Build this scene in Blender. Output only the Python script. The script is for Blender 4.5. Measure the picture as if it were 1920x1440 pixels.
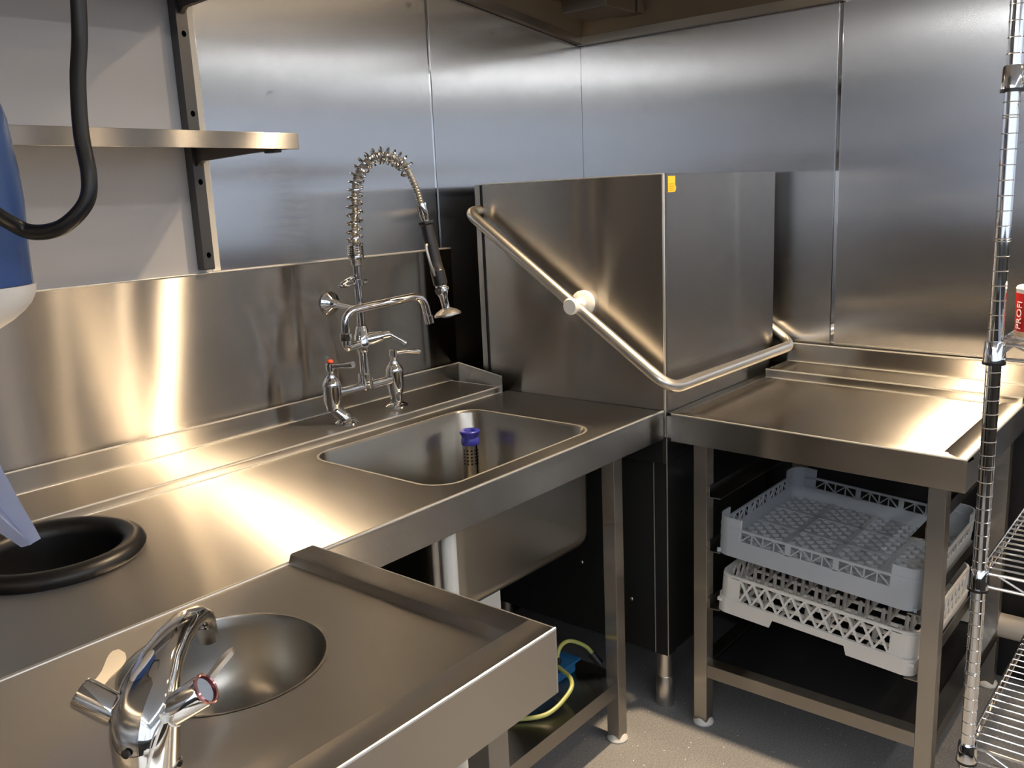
import bpy, bmesh, math, random
from mathutils import Vector, Matrix
random.seed(7)
for o in list(bpy.data.objects): bpy.data.objects.remove(o)
S = bpy.context.scene
COL = S.collection
V = Vector
PI = math.pi

# ------------------------------------------------------------------ camera, light, exposure
cam = bpy.data.cameras.new('camera')
cam.sensor_width = 36.0
cam.lens = 1666.634 / 1920 * 36
cam.clip_start = 0.02
camo = bpy.data.objects.new('camera', cam)
COL.objects.link(camo)
def cam_basis(yaw, pitch, roll):
    cy, sy, cp, sp = math.cos(yaw), math.sin(yaw), math.cos(pitch), math.sin(pitch)
    f = V((cy*cp, sy*cp, -sp)); r = V((sy, -cy, 0)); u = r.cross(f)
    c, s = math.cos(roll), math.sin(roll)
    return r*c + u*s, u*c - r*s, f
R_, U_, F_ = cam_basis(0.7029, 0.2071, -0.0446)
M = Matrix((R_, U_, -F_)).transposed().to_4x4()
M.translation = V((-2.6874, -1.8958, 1.4296))
camo.matrix_world = M
S.camera = camo

S.view_settings.view_transform = 'Standard'
S.view_settings.look = 'None'
S.view_settings.exposure = 0.0
S.view_settings.gamma = 1.0
S.view_settings.use_curve_mapping = False
S.cycles.blur_glossy = .2

world = bpy.data.worlds.new('daylight')
S.world = world
world.use_nodes = True
bg = world.node_tree.nodes['Background']
bg.inputs[0].default_value = (0.72, 0.82, 1.0, 1)
bg.inputs[1].default_value = 1.5
LAMPS = [(-0.76, -1.02, 2.5, 260), (-0.56, -2.1, 2.5, 70), (-0.56, -3.0, 2.5, 70), (-0.56, -3.9, 2.5, 70),
         ]
CZ = 2.5          # ceiling height
LED_POWER = 33
LAMP_COL = (1.0, 0.75, 0.48)

# ------------------------------------------------------------------ materials
def mat(name, col, rough=.5, metal=0., spec=.5, **kw):
    m = bpy.data.materials.new(name); m.use_nodes = True
    b = m.node_tree.nodes['Principled BSDF']
    b.inputs['Base Color'].default_value = (*col, 1)
    b.inputs['Roughness'].default_value = rough
    b.inputs['Metallic'].default_value = metal
    b.inputs['Specular IOR Level'].default_value = spec
    for k, v in kw.items():
        b.inputs[k.replace('_', ' ')].default_value = v
    return m

def steel(name, grain, col=(.44, .42, .39), across=.014, along=.30, wave=.0016, scuff=False):
    """brushed steel: micro-grooves along the world axis `grain`; a highlight smears across the grooves
    (slope width `along` in that direction, `across` in the other)"""
    m = bpy.data.materials.new(name); m.use_nodes = True
    nt = m.node_tree; N = nt.nodes; L = nt.links
    N.remove(N['Principled BSDF'])
    b = N.new('ShaderNodeBsdfAnisotropic'); b.distribution = 'GGX'
    b.inputs['Color'].default_value = (*col, 1)
    r = (along*across)**.25
    b.inputs['Anisotropy'].default_value = -(1 - math.sqrt(across/along))
    L.new(b.outputs[0], N['Material Output'].inputs['Surface'])
    alt = (0, 0, 1) if abs(grain[2]) < .5 else (1, 0, 0)
    if abs(grain[0]) > .5: alt = (0, 1, 0)
    if abs(grain[1]) > .5: alt = (1, 0, 0)
    g = N.new('ShaderNodeNewGeometry')
    def cross(v):
        n = N.new('ShaderNodeVectorMath'); n.operation = 'CROSS_PRODUCT'
        L.new(g.outputs['Normal'], n.inputs[0]); n.inputs[1].default_value = v
        return n
    c1, c2 = cross(grain), cross(alt)
    ln = N.new('ShaderNodeVectorMath'); ln.operation = 'LENGTH'; L.new(c1.outputs[0], ln.inputs[0])
    lt = N.new('ShaderNodeMath'); lt.operation = 'LESS_THAN'; lt.inputs[1].default_value = .25
    L.new(ln.outputs['Value'], lt.inputs[0])
    mx = N.new('ShaderNodeMix'); mx.data_type = 'VECTOR'
    L.new(lt.outputs[0], mx.inputs['Factor'])
    L.new(c1.outputs[0], mx.inputs[4]); L.new(c2.outputs[0], mx.inputs[5])
    L.new(mx.outputs[1], b.inputs['Tangent'])
    # cloudy change of the polish, and the slow waviness of thin sheet
    n2 = N.new('ShaderNodeTexNoise'); n2.inputs['Scale'].default_value = 3.2; n2.inputs['Detail'].default_value = 3.
    L.new(g.outputs['Position'], n2.inputs['Vector'])
    mr = N.new('ShaderNodeMapRange'); mr.inputs[3].default_value = r*.93; mr.inputs[4].default_value = r*1.07
    L.new(n2.outputs['Fac'], mr.inputs[0]); L.new(mr.outputs[0], b.inputs['Roughness'])
    n3 = N.new('ShaderNodeTexNoise'); n3.inputs['Scale'].default_value = 2.2; n3.inputs['Detail'].default_value = 1.
    L.new(g.outputs['Position'], n3.inputs['Vector'])
    b3 = N.new('ShaderNodeBump'); b3.inputs['Strength'].default_value = 1.; b3.inputs['Distance'].default_value = wave
    L.new(n3.outputs['Fac'], b3.inputs['Height']); L.new(b3.outputs[0], b.inputs['Normal'])
    if scuff:
        n4 = N.new('ShaderNodeTexNoise'); n4.inputs['Scale'].default_value = 9.; n4.inputs['Detail'].default_value = 6.; n4.inputs['Roughness'].default_value = .7
        L.new(g.outputs['Position'], n4.inputs['Vector'])
        rp = N.new('ShaderNodeValToRGB'); rp.color_ramp.elements[0].position = .66; rp.color_ramp.elements[1].position = .74
        rp.color_ramp.elements[0].color = (*col, 1); rp.color_ramp.elements[1].color = tuple(c*.55 for c in col) + (1,)
        L.new(n4.outputs['Fac'], rp.inputs[0]); L.new(rp.outputs[0], b.inputs['Color'])
    return m

X, Y, Z = (1, 0, 0), (0, 1, 0), (0, 0, 1)
SX = steel('brushed_steel_along_x', X)
SY = steel('brushed_steel_along_y', Y)
SZ = steel('brushed_steel_upright', Z)
SPLASHM = steel('splashback_steel', X, (.48, .455, .42), .008, .34, .0024)
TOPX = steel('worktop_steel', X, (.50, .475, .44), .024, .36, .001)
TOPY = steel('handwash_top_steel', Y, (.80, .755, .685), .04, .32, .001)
SYR = steel('rim_steel', Y, (.56, .53, .48), .04, .30, .001)
WALLM = steel('wall_cladding_steel', Z, (.58, .575, .57), .012, .14, .0008, True)
HOODX = steel('hood_steel_front', X, (.34, .32, .295), .012, .17, .0008)
HOODY = steel('hood_steel_side', Y, (.38, .36, .33), .012, .22, .0012)
WALLP = mat('pale_wall_cladding', (.60, .585, .58), .32)
SATIN = mat('satin_steel_tube', (.66, .63, .58), .33, 1)
EDGE = mat('fold_highlight_steel', (.85, .83, .78), .3, .9)  # paler than the sheet, to paint the highlight lines along folds and rims
BOWL = mat('polished_sink_steel', (.34, .325, .295), .28, 1)
CHROME = mat('chrome', (.90, .90, .90), .05, 1)
WIRE = mat('chromed_wire', (.72, .72, .72), .16, 1)
DARKST = mat('dark_machine_steel', (.045, .044, .042), .32, .6)
BLACKP = mat('black_plastic', (.012, .012, .013), .35)
RUBBER = mat('black_rubber', (.006, .006, .007), .38)
GAPM = mat('dark_joint', (.01, .01, .01), .6)
WHITEP = mat('white_plastic', (.80, .79, .75), .4)
IVORY = mat('cream_joint_strip', (.85, .80, .70), .45)
GREYRK = mat('grey_rack_plastic', (.40, .43, .46), .45)
WHITRK = mat('white_rack_plastic', (.72, .70, .66), .45)
BLUECAP = mat('blue_filter_plastic', (.03, .035, .30), .3)
BLUED = mat('blue_dispenser_plastic', (.045, .10, .30), .25, 0, .5)
DOME = mat('white_dispenser_plastic', (.90, .90, .88), .3)
PAPER = mat('blue_paper', (.62, .70, .93), .9)
YELLOW = mat('yellow_label', (.72, .40, .02), .6)
PRINTY = mat('label_print', (.55, .34, .01), .6)
RED = mat('red_plastic', (.75, .08, .03), .4)
REDRING = mat('red_tinted_ring', (.66, .34, .34), .15, .85)
CANRED = mat('red_label', (.75, .03, .03), .5)
CANWHITE = mat('white_label', (.82, .80, .78), .5)
CREAM = mat('cream_card', (.75, .60, .45), .6)
TUBEY = mat('yellow_green_tube', (.42, .45, .14), .3)
PADB = mat('blue_plastic_tray', (.02, .12, .30), .35)
PLASTER = mat('painted_plaster', (.72, .71, .69), .7)
DADO = mat('dark_dado_paint', (.045, .043, .04), .6)
SHELFT = mat('polished_shelf_steel', (.66, .64, .60), .13, 1)
CEILM = mat('ceiling_paint', (.62, .61, .59), .8)
PIPEM = mat('beige_pipe', (.62, .56, .48), .45)
TANK = mat('charcoal_wall_base', (.012, .012, .013), .5)
CANOPYM = mat('canopy_steel', (.15, .13, .105), .35, .8)
RIMM = mat('canopy_rim_steel', (.30, .27, .225), .30, .9)
GUNM = mat('upright_steel', (.13, .125, .12), .42, .9)
LAMPM = mat('lamp_face', (1, .8, .5), .3, 0, .5)
_b = LAMPM.node_tree.nodes['Principled BSDF']
_b.inputs['Emission Color'].default_value = (1, .75, .48, 1); _b.inputs['Emission Strength'].default_value = 1150

def floor_material():
    m = mat('speckled_vinyl', (.5, .5, .5), .55)
    nt = m.node_tree; N = nt.nodes; L = nt.links; b = N['Principled BSDF']
    g = N.new('ShaderNodeNewGeometry')
    n1 = N.new('ShaderNodeTexNoise'); n1.inputs['Scale'].default_value = 220; n1.inputs['Detail'].default_value = 3
    vo = N.new('ShaderNodeTexVoronoi'); vo.inputs['Scale'].default_value = 38
    L.new(g.outputs['Position'], n1.inputs['Vector']); L.new(g.outputs['Position'], vo.inputs['Vector'])
    r = N.new('ShaderNodeValToRGB')
    r.color_ramp.elements[0].position = .35; r.color_ramp.elements[0].color = (.20, .20, .205, 1)
    r.color_ramp.elements[1].position = .68; r.color_ramp.elements[1].color = (.33, .33, .33, 1)
    L.new(n1.outputs['Fac'], r.inputs[0])
    lt = N.new('ShaderNodeMath'); lt.operation = 'LESS_THAN'; lt.inputs[1].default_value = .07
    L.new(vo.outputs['Distance'], lt.inputs[0])
    mx = N.new('ShaderNodeMix'); mx.data_type = 'RGBA'
    L.new(lt.outputs[0], mx.inputs['Factor']); L.new(r.outputs[0], mx.inputs[6]); mx.inputs[7].default_value = (.75, .74, .72, 1)
    L.new(mx.outputs[2], b.inputs['Base Color'])
    return m
FLOORM = floor_material()

# ------------------------------------------------------------------ mesh helpers
def box(bm, x0, y0, z0, x1, y1, z1, bev=0.0, seg=2):
    x0, x1 = sorted((x0, x1)); y0, y1 = sorted((y0, y1)); z0, z1 = sorted((z0, z1))
    vs = [bm.verts.new(p) for p in ((x0,y0,z0),(x1,y0,z0),(x1,y1,z0),(x0,y1,z0),(x0,y0,z1),(x1,y0,z1),(x1,y1,z1),(x0,y1,z1))]
    fs = [bm.faces.new([vs[i] for i in q]) for q in ((3,2,1,0),(4,5,6,7),(0,1,5,4),(1,2,6,5),(2,3,7,6),(3,0,4,7))]
    if bev > 0:
        es = {e for f in fs for e in f.edges}
        bmesh.ops.bevel(bm, geom=list(es), offset=bev, segments=seg, profile=.5, affect='EDGES')
    return bm

def frame_of(t):
    t = t.normalized()
    a = V((0, 0, 1)) if abs(t.z) < .9 else V((1, 0, 0))
    n = t.cross(a).normalized()
    return n, t.cross(n)

def tube(bm, pts, r, seg=12, closed=False, cap=True):
    """round bar swept along a polyline; r is a number or one radius per point"""
    pts = [V(p) for p in pts]; n = len(pts)
    rs = r if isinstance(r, (list, tuple)) else [r]*n
    rings = []; nrm = None
    for i, p in enumerate(pts):
        if closed: t = pts[(i+1) % n] - pts[i-1]
        else: t = pts[min(i+1, n-1)] - pts[max(i-1, 0)]
        t.normalize()
        if nrm is None: nrm, _ = frame_of(t)
        else:
            nrm = nrm - t*nrm.dot(t)
            if nrm.length < 1e-6: nrm, _ = frame_of(t)
            nrm.normalize()
        bn = t.cross(nrm)
        rings.append([bm.verts.new(p + (nrm*math.cos(2*PI*k/seg) + bn*math.sin(2*PI*k/seg))*rs[i]) for k in range(seg)])
    for i in range(n if closed else n-1):
        a, b = rings[i], rings[(i+1) % n]
        off = 0
        if closed and i == n-1:
            off = min(range(seg), key=lambda o: (a[0].co - b[o].co).length)
        for k in range(seg):
            bm.faces.new((a[k], a[(k+1) % seg], b[(k+1+off) % seg], b[(k+off) % seg]))
    if cap and not closed:
        bm.faces.new(rings[0][::-1]); bm.faces.new(rings[-1])
    return bm

def arc_path(pts, rad, seg=6):
    """polyline with its corners rounded"""
    pts = [V(p) for p in pts]; out = [pts[0]]
    for i in range(1, len(pts)-1):
        a, p, b = pts[i-1], pts[i], pts[i+1]
        da, db = (a-p), (b-p)
        d = min(rad, da.length*.49, db.length*.49)
        s, e = p + da.normalized()*d, p + db.normalized()*d
        for k in range(seg+1):
            t = k/seg
            out.append(s*(1-t)**2 + p*2*t*(1-t) + e*t*t)
    out.append(pts[-1])
    return out

def spline(pts, n=8):
    """Catmull-Rom through the points"""
    P = [V(p) for p in pts]; P = [P[0]*2-P[1]] + P + [P[-1]*2-P[-2]]; out = []
    for i in range(1, len(P)-2):
        for k in range(n):
            t = k/n
            out.append(.5*((2*P[i]) + (P[i+1]-P[i-1])*t + (2*P[i-1]-5*P[i]+4*P[i+1]-P[i+2])*t*t + (3*P[i]-P[i-1]-3*P[i+1]+P[i+2])*t**3))
    out.append(P[-2])
    return out

def lathe(bm, prof, org=(0,0,0), axis=(0,0,1), seg=24):
    """profile [(radius, height)...] turned about an axis through org"""
    org = V(org); ax = V(axis).normalized(); n, b = frame_of(ax)
    rings = []
    for r, h in prof:
        if r < 1e-6: rings.append([bm.verts.new(org + ax*h)])
        else: rings.append([bm.verts.new(org + ax*h + (n*math.cos(2*PI*k/seg) + b*math.sin(2*PI*k/seg))*r) for k in range(seg)])
    for a, c in zip(rings, rings[1:]):
        for k in range(seg):
            q = [a[k % len(a)], a[(k+1) % len(a)], c[(k+1) % len(c)], c[k % len(c)]]
            u = []
            for v in q:
                if v not in u: u.append(v)
            if len(u) > 2: bm.faces.new(u)
    return bm

def prism(bm, poly, ext):
    """polygon (3-D points) extruded by the vector ext"""
    ext = V(ext); a = [bm.verts.new(p) for p in poly]; b = [bm.verts.new(V(p)+ext) for p in poly]
    n = len(a)
    bm.faces.new(a[::-1]); bm.faces.new(b)
    for i in range(n): bm.faces.new((a[i], a[(i+1) % n], b[(i+1) % n], b[i]))
    return bm

def plate(bm, outer, holes, ext):
    """flat plate with holes: outlines are lists of 3-D points, thickness vector ext"""
    ext = V(ext); loops = [outer] + holes; layers = []
    for off in (V((0,0,0)), ext):
        es, lv = [], []
        for lp in loops:
            vs = [bm.verts.new(V(p)+off) for p in lp]
            lv.append(vs); es += [bm.edges.new((vs[i], vs[(i+1) % len(vs)])) for i in range(len(vs))]
        bmesh.ops.triangle_fill(bm, use_beauty=True, use_dissolve=False, edges=es)
        layers.append(lv)
    for la, lb in zip(*layers):
        n = len(la)
        for i in range(n): bm.faces.new((la[i], la[(i+1) % n], lb[(i+1) % n], lb[i]))
    return bm

def rrect(x0, y0, x1, y1, r, z, seg=8):
    out = []
    for cx, cy, a0 in ((x1-r, y1-r, 0), (x0+r, y1-r, 90), (x0+r, y0+r, 180), (x1-r, y0+r, 270)):
        for k in range(seg+1):
            a = math.radians(a0 + 90*k/seg); out.append((cx+r*math.cos(a), cy+r*math.sin(a), z))
    return out

def circle(cx, cy, r, z, seg=48):
    return [(cx+r*math.cos(2*PI*k/seg), cy+r*math.sin(2*PI*k/seg), z) for k in range(seg)]

def loft(bm, loops, cap_last=True, cap_first=False):
    R = [[bm.verts.new(p) for p in lp] for lp in loops]
    n = len(R[0])
    for a, b in zip(R, R[1:]):
        for i in range(n): bm.faces.new((a[i], a[(i+1) % n], b[(i+1) % n], b[i]))
    if cap_last: bm.faces.new(R[-1])
    if cap_first: bm.faces.new(R[0][::-1])
    return bm

def obj(name, bm, m, parent=None, smooth=35, fix=True):
    if fix: bmesh.ops.recalc_face_normals(bm, faces=bm.faces)
    me = bpy.data.meshes.new(name); bm.to_mesh(me); bm.free()
    me.materials.append(m)
    if smooth:
        me.polygons.foreach_set('use_smooth', [True]*len(me.polygons))
        me.set_sharp_from_angle(angle=math.radians(smooth))
    o = bpy.data.objects.new(name, me); COL.objects.link(o)
    if parent:
        o.parent = parent
        p = parent; off = V((0,0,0))
        while p: off += p.location; p = p.parent
        if off.length > 0: me.transform(Matrix.Translation(-off))
    return o

def B(): return bmesh.new()
def bx(name, dims, m, parent=None, bev=.0015): return flat_faces(obj(name, box(B(), *dims, bev), m, parent))
def tag(o, label, cat, group=None):
    o['label'] = label; o['category'] = cat
    if group: o['group'] = group
    return o
def thing(name, label, cat, loc=(0,0,0), group=None):
    o = bpy.data.objects.new(name, None); o.empty_display_size = .05; COL.objects.link(o); o.location = loc
    return tag(o, label, cat, group)
def struct(o): o['kind'] = 'structure'; return o
def flat_faces(o):
    w = o.modifiers.new('weighted_normals', 'WEIGHTED_NORMAL'); w.weight = 100; w.keep_sharp = True
    return o
def note(o, label): o['label'] = label; return o

# ------------------------------------------------------------------ the room
ZT = .87
floor = struct(bx('floor', (-4.6, -5.0, -.06, .1, .1, 0), FLOORM, bev=0))
ceiling = struct(bx('ceiling', (-4.6, -5.0, 2.5, .1, .1, 2.58), CEILM, bev=0))

wall_back = struct(bx('wall_back', (-4.6, .012, 0, .1, .1, 2.6), GAPM, bev=0))
bx('cladding_panel', (-2.47, 0, .80, -1.523, .010, 2.6), WALLP, wall_back, .001)
bx('cladding_panel', (-1.501, 0, .80, -.760, .010, 2.6), WALLM, wall_back, .001)
bx('cladding_panel', (-.749, 0, .80, 0, .010, 2.6), WALLM, wall_back, .001)
note(bx('joint_strip', (-1.5225, -.0012, 1.289, -1.5015, .009, 2.6), IVORY, wall_back, .0005), 'cream strip showing in the gap between two wall panels')
bx('joint_strip', (-.759, .003, .80, -.750, .011, 2.6), CHROME, wall_back, .0005)
bx('tanking_board', (-2.47, .004, 0, 0, .011, .80), TANK, wall_back, 0)

wall_right = struct(bx('wall_right', (.012, -5.0, 0, .1, .012, 2.6), GAPM, bev=0))
bx('cladding_panel', (0, -.904, .80, .010, 0, 2.6), WALLM, wall_right, .001)
bx('cladding_panel', (0, -2.12, .80, .010, -.917, 2.6), WALLM, wall_right, .001)
bx('cladding_panel', (0, -5.0, .80, .010, -2.13, 2.6), WALLM, wall_right, .001)
bx('joint_strip', (.004, -.916, .80, .011, -.905, 2.6), CHROME, wall_right, .0005)
bx('tanking_board', (.004, -5.0, 0, .011, 0, .80), TANK, wall_right, 0)
# short nib wall that carries the paper dispenser, just outside the left of the picture
wall_left = struct(bx('wall_left', (-2.60, -1.15, 0, -2.485, .012, 2.5), GAPM, bev=.003))
bx('cladding_panel', (-2.485, -1.155, .0, -2.475, 0, 2.5), WALLM, wall_left, .001)
bx('cladding_panel', (-2.60, -1.162, .0, -2.475, -1.151, 2.5), WALLM, wall_left, .001)

# glazed shop front behind the camera: sill walls, heads and mullions with open daylight between
wf = struct(bx('wall_front', (-4.6, -5.0, 0, .1, -4.9, 1.1), DADO, bev=0))
bx('window_head', (-4.6, -5.0, 2.25, .1, -4.9, 2.6), PLASTER, wf, 0)
for x in (-4.6, -3.1, -1.6, -.12):
    bx('mullion', (x, -4.98, 1.1, x+.09, -4.9, 2.25), PLASTER, wf, 0)
ws = struct(bx('wall_far_left', (-4.6, -4.9, 0, -4.5, .1, 1.1), DADO, bev=0))
bx('window_head', (-4.6, -4.9, 2.25, -4.5, .1, 2.6), PLASTER, ws, 0)
bx('wall_pier', (-4.6, -1.4, 1.1, -4.5, .1, 2.25), PLASTER, ws, 0)
for y in (-3.2, -4.9):
    bx('mullion', (-4.6, y, 1.1, -4.5, y+.09, 2.25), PLASTER, ws, 0)

for i, (x, y, z, w) in enumerate(LAMPS):
    d = thing('downlight', ['round ceiling downlight above the dishwasher corner', 'second ceiling downlight out from the dishwasher corner',
        'third ceiling downlight out from the dishwasher corner', 'ceiling downlight by the shop front near the right wall'][i], 'ceiling light', (x, y, CZ))
    obj('trim_ring', lathe(B(), [(.030,-.002),(.034,-.010),(.046,-.008),(.048,0),(.030,0)], (x,y,CZ)), WHITEP, d)
    lm_ = LAMPM.copy(); lm_.node_tree.nodes['Principled BSDF'].inputs['Emission Strength'].default_value = (850, 900, 700, 350)[i]
    obj('lamp_face', lathe(B(), [(0,-.001),(.029,-.001),(.029,.002),(0,.002)], (x,y,CZ-.004)), lm_, d)
    l = bpy.data.lights.new('spot', 'SPOT'); l.energy = w; l.color = LAMP_COL
    l.shadow_soft_size = .03; l.spot_size = math.radians(110 if i == 0 else 70); l.spot_blend = .7
    lo = bpy.data.objects.new('spot', l); COL.objects.link(lo); lo.parent = d; lo.location = (0, 0, -.012)

kc = thing('reflection_blocker', 'dark counter added unseen opposite the sink to darken steel reflections', 'blocker', (-2.6, -3.1, 0))  # unseen dark blocks, added so the upright steel reflects less brightness
bx('blocker_body', (-4.2, -3.4, .10, -.9, -2.78, .87), DADO, kc, .003)
bx('blocker_top', (-4.22, -3.42, .87, -.88, -2.75, .91), DARKST, kc, .003)
bx('blocker_base', (-4.2, -3.36, 0, -.9, -2.84, .10), DADO, kc, 0)
kc = thing('reflection_blocker', 'dark counter added unseen at the far left to darken steel reflections', 'blocker', (-4.2, -1.6, 0))
bx('blocker_body', (-4.49, -2.6, .10, -3.85, -.3, .87), DADO, kc, .003)
bx('blocker_top', (-4.49, -2.62, .87, -3.83, -.28, .91), DARKST, kc, .003)
bx('blocker_base', (-4.49, -2.6, 0, -3.91, -.3, .10), DADO, kc, 0)
LEDM = mat('led_diffuser', (.9, .9, .9), .4)
_b = LEDM.node_tree.nodes['Principled BSDF']
_b.inputs['Emission Color'].default_value = (.95, .97, 1, 1); _b.inputs['Emission Strength'].default_value = LED_POWER
LEDF = LEDM.copy(); LEDF.node_tree.nodes['Principled BSDF'].inputs['Emission Strength'].default_value = LED_POWER*1.5
for nm, d_ in (('linear ceiling light running across the room behind the camera', (-4.1, -3.56, -1.0, -3.44)), ('linear ceiling light running along the far left of the room', (-4.30, -3.3, -4.18, -.5))):
    t_ = thing('linear_light', nm, 'ceiling light', ((d_[0]+d_[2])/2, (d_[1]+d_[3])/2, CZ))
    bx('housing', (d_[0], d_[1], CZ-.045, d_[2], d_[3], CZ-.001), WHITEP, t_, .003)
    bx('diffuser', (d_[0]+.006, d_[1]+.006, CZ-.056, d_[2]-.006, d_[3]-.006, CZ-.0455), LEDM if 'behind' in nm else LEDF, t_, .002)

# ------------------------------------------------------------------ extraction canopy in the corner
cn = thing('extraction_canopy', 'brown-grey steel extraction canopy in the corner above the dishwasher', 'extractor', (0, 0, 1.93))
# lower rim along both walls
b = B(); prism(b, [(-.005,-.004,1.932),(-.68,-.004,2.012),(-.68,-.004,2.040),(-.005,-.004,1.960)], (0,-.022,0)); obj('gutter_rim', b, RIMM, cn)
b = B(); prism(b, [(-.004,-.005,1.932),(-.004,-.92,1.932),(-.004,-.92,1.960),(-.004,-.005,1.960)], (-.022,0,0)); obj('gutter_rim', b, RIMM, cn)
# sloping inner skins and the top
b = B(); prism(b, [(-.02,-.026,1.958),(-.68,-.026,2.038),(-.68,-.20,2.30),(-.20,-.20,2.30)], (0,.003,.004)); obj('inner_skin', b, CANOPYM, cn)
b = B(); prism(b, [(-.026,-.02,1.958),(-.026,-.92,1.958),(-.20,-.92,2.30),(-.20,-.20,2.30)], (.003,0,.004)); obj('inner_skin', b, CANOPYM, cn)
bx('canopy_top', (-.68, -.92, 2.30, -.10, -.10, 2.32), CANOPYM, cn)
# filter housing hanging inside
b = B(); prism(b, [(-.34,-.10,2.06),(-.34,-.30,2.06),(-.34,-.30,2.30),(-.34,-.10,2.30)], (.26,0,0)); obj('filter_housing', b, CANOPYM, cn)
bx('filter_rail', (-.38, -.315, 2.035, -.06, -.085, 2.058), CANOPYM, cn, .003)
bx('grease_box', (-.085, -.29, 1.990, -.045, -.20, 2.034), CANOPYM, cn, .004)
bx('grease_box', (-.27, -.29, 1.985, -.10, -.12, 2.034), CANOPYM, cn, .006)

# ------------------------------------------------------------------ splashback and shelf on the back wall
sp = tag(bx('splashback', (-2.47, -.012, .925, -.722, -.001, 1.287), SPLASHM, None, .002),
         'wide brushed steel splashback behind the sink with golden light streaks', 'splashback')

bx('top_fold_highlight', (-2.47, -.0135, 1.2845, -.722, -.001, 1.2885), EDGE, sp, .0014)  # bright strip painting the highlight on the splashback's top fold
sh = thing('wall_shelf', 'long brushed steel wall shelf with folded front lip above the sink', 'shelf', (-1.9, 0, 1.575))
b = B(); box(b, -2.46, -.338, 1.574, -1.502, -.006, 1.577); obj('shelf_top', b, SHELFT, sh)
bx('front_lip', (-2.46, -.340, 1.546, -1.500, -.337, 1.578), SX, sh, .0012)
bx('end_lip', (-1.503, -.336, 1.548, -1.500, -.006, 1.577), SX, sh, .001)
sh2 = thing('wall_shelf', 'upper steel wall shelf, only its bracket in view at the top edge', 'shelf', (-1.9, 0, 1.93))
bx('shelf_top', (-2.46, -.338, 1.899, -1.502, -.006, 1.902), SX, sh2)
bx('front_lip', (-2.46, -.340, 1.873, -1.500, -.337, 1.903), SX, sh2, .0012)

up = thing('shelf_upright', 'dark steel slotted wall upright holding the two shelves', 'shelf bracket', (-1.553, 0, 1.3))
holes = []
for z in (1.812, 1.643, 1.494, 1.329, 1.98, 2.1):
    holes.append([(-1.5465+.0058*math.cos(2*PI*k/16), -.030, z+.0068*math.sin(2*PI*k/16)) for k in range(16)])
b = B(); plate(b, [(-1.561,-.030,1.298),(-1.534,-.030,1.298),(-1.534,-.030,2.2),(-1.561,-.030,2.2)], holes, (0,.002,0))
obj('upright_face', b, GUNM, up)
bx('upright_side', (-1.5612, -.0302, 1.298, -1.559, -.0015, 2.2), GUNM, up, .0005)
bx('upright_side', (-1.536, -.0298, 1.298, -1.534, -.0015, 2.2), GUNM, up, .0005)
bx('upright_back', (-1.5585, -.004, 1.298, -1.5365, -.0015, 2.2), GAPM, up, 0)
bx('end_cap', (-1.5605, -.0295, 1.296, -1.5345, -.002, 1.2985), BLACKP, up, 0)
for z in (1.573, 1.898):
    b = B(); prism(b, [(-1.553,-.031,z),(-1.553,-.332,z),(-1.553,-.332,z-.0265),(-1.553,-.05,z-.034),(-1.553,-.031,z-.045)], (.012,0,0))
    obj('bracket_arm', b, GUNM, up)
bx('bracket_tip', (-1.556, -.332, 1.540, -1.539, -.295, 1.5462), BLACKP, up, .001)

# ------------------------------------------------------------------ sink table along the back wall
st = thing('sink_table', 'long brushed steel sink table with rinse sink along the back wall', 'sink table', (-1.4, -.4, 0))
XL, XR, YF = -2.465, -.732, -.747
basin = rrect(-1.500, -.692, -.962, -.270, .062, ZT)
chute_c = (-2.120, -.392)
b = B()
plate(b, [(XL,YF,ZT),(XR,YF,ZT),(XR,-.222,ZT),(XL,-.222,ZT)], [basin, circle(*chute_c, .122, ZT)], (0,0,-.003))
obj('worktop', b, TOPX, st)
b = B(); prism(b, [(XL,YF,ZT+.0005),(XL,YF-.003,ZT-.002),(XL,YF-.003,.797),(XL,YF,.797)], (XR-XL,0,0)); obj('front_fascia', b, SX, st)
bx('front_edge', (XL, YF-.0035, ZT-.002, XR, YF+.004, ZT+.003), EDGE, st, .0022)
bx('tap_ledge', (XL, -.222, .800, -.771, -.030, .889), TOPX, st, .002)
bx('tap_ledge_end', (-.772, -.226, .800, -.768, -.030, .889), SX, st, .001)
bx('upstand', (XL, -.030, .80, -.733, -.0125, .938), SX, st, .002)
b = B(); prism(b, [(-.737,-.030,.80),(-.737,-.030,.938),(-.776,-.236,.921),(-.776,-.236,.80)], (.004,0,0)); obj('side_upstand', b, SX, st)
b = B(); tube(b, [(-.7745,-.030,.889),(-.7745,-.222,.8895)], .0013, 6); obj('fold_highlight', b, EDGE, st)
b = B(); tube(b, [(-.7355,-.030,.939),(-.7745,-.236,.922)], .0014, 6); obj('fold_highlight', b, EDGE, st)
for y0, y1, z0, z1, xe in ((-.2245,-.2198,.8862,.8905,-.771),(-.0315,-.0275,.9355,.9395,-.733),(-.2258,-.2205,.8695,.8728,-.771),(-.0345,-.0295,.8885,.8915,-.771)):
    bx('fold_highlight', (XL, y0, z0, xe, y1, z1), EDGE, st, .0014)  # pale strips added as highlight lines on the ledge and upstand folds
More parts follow.
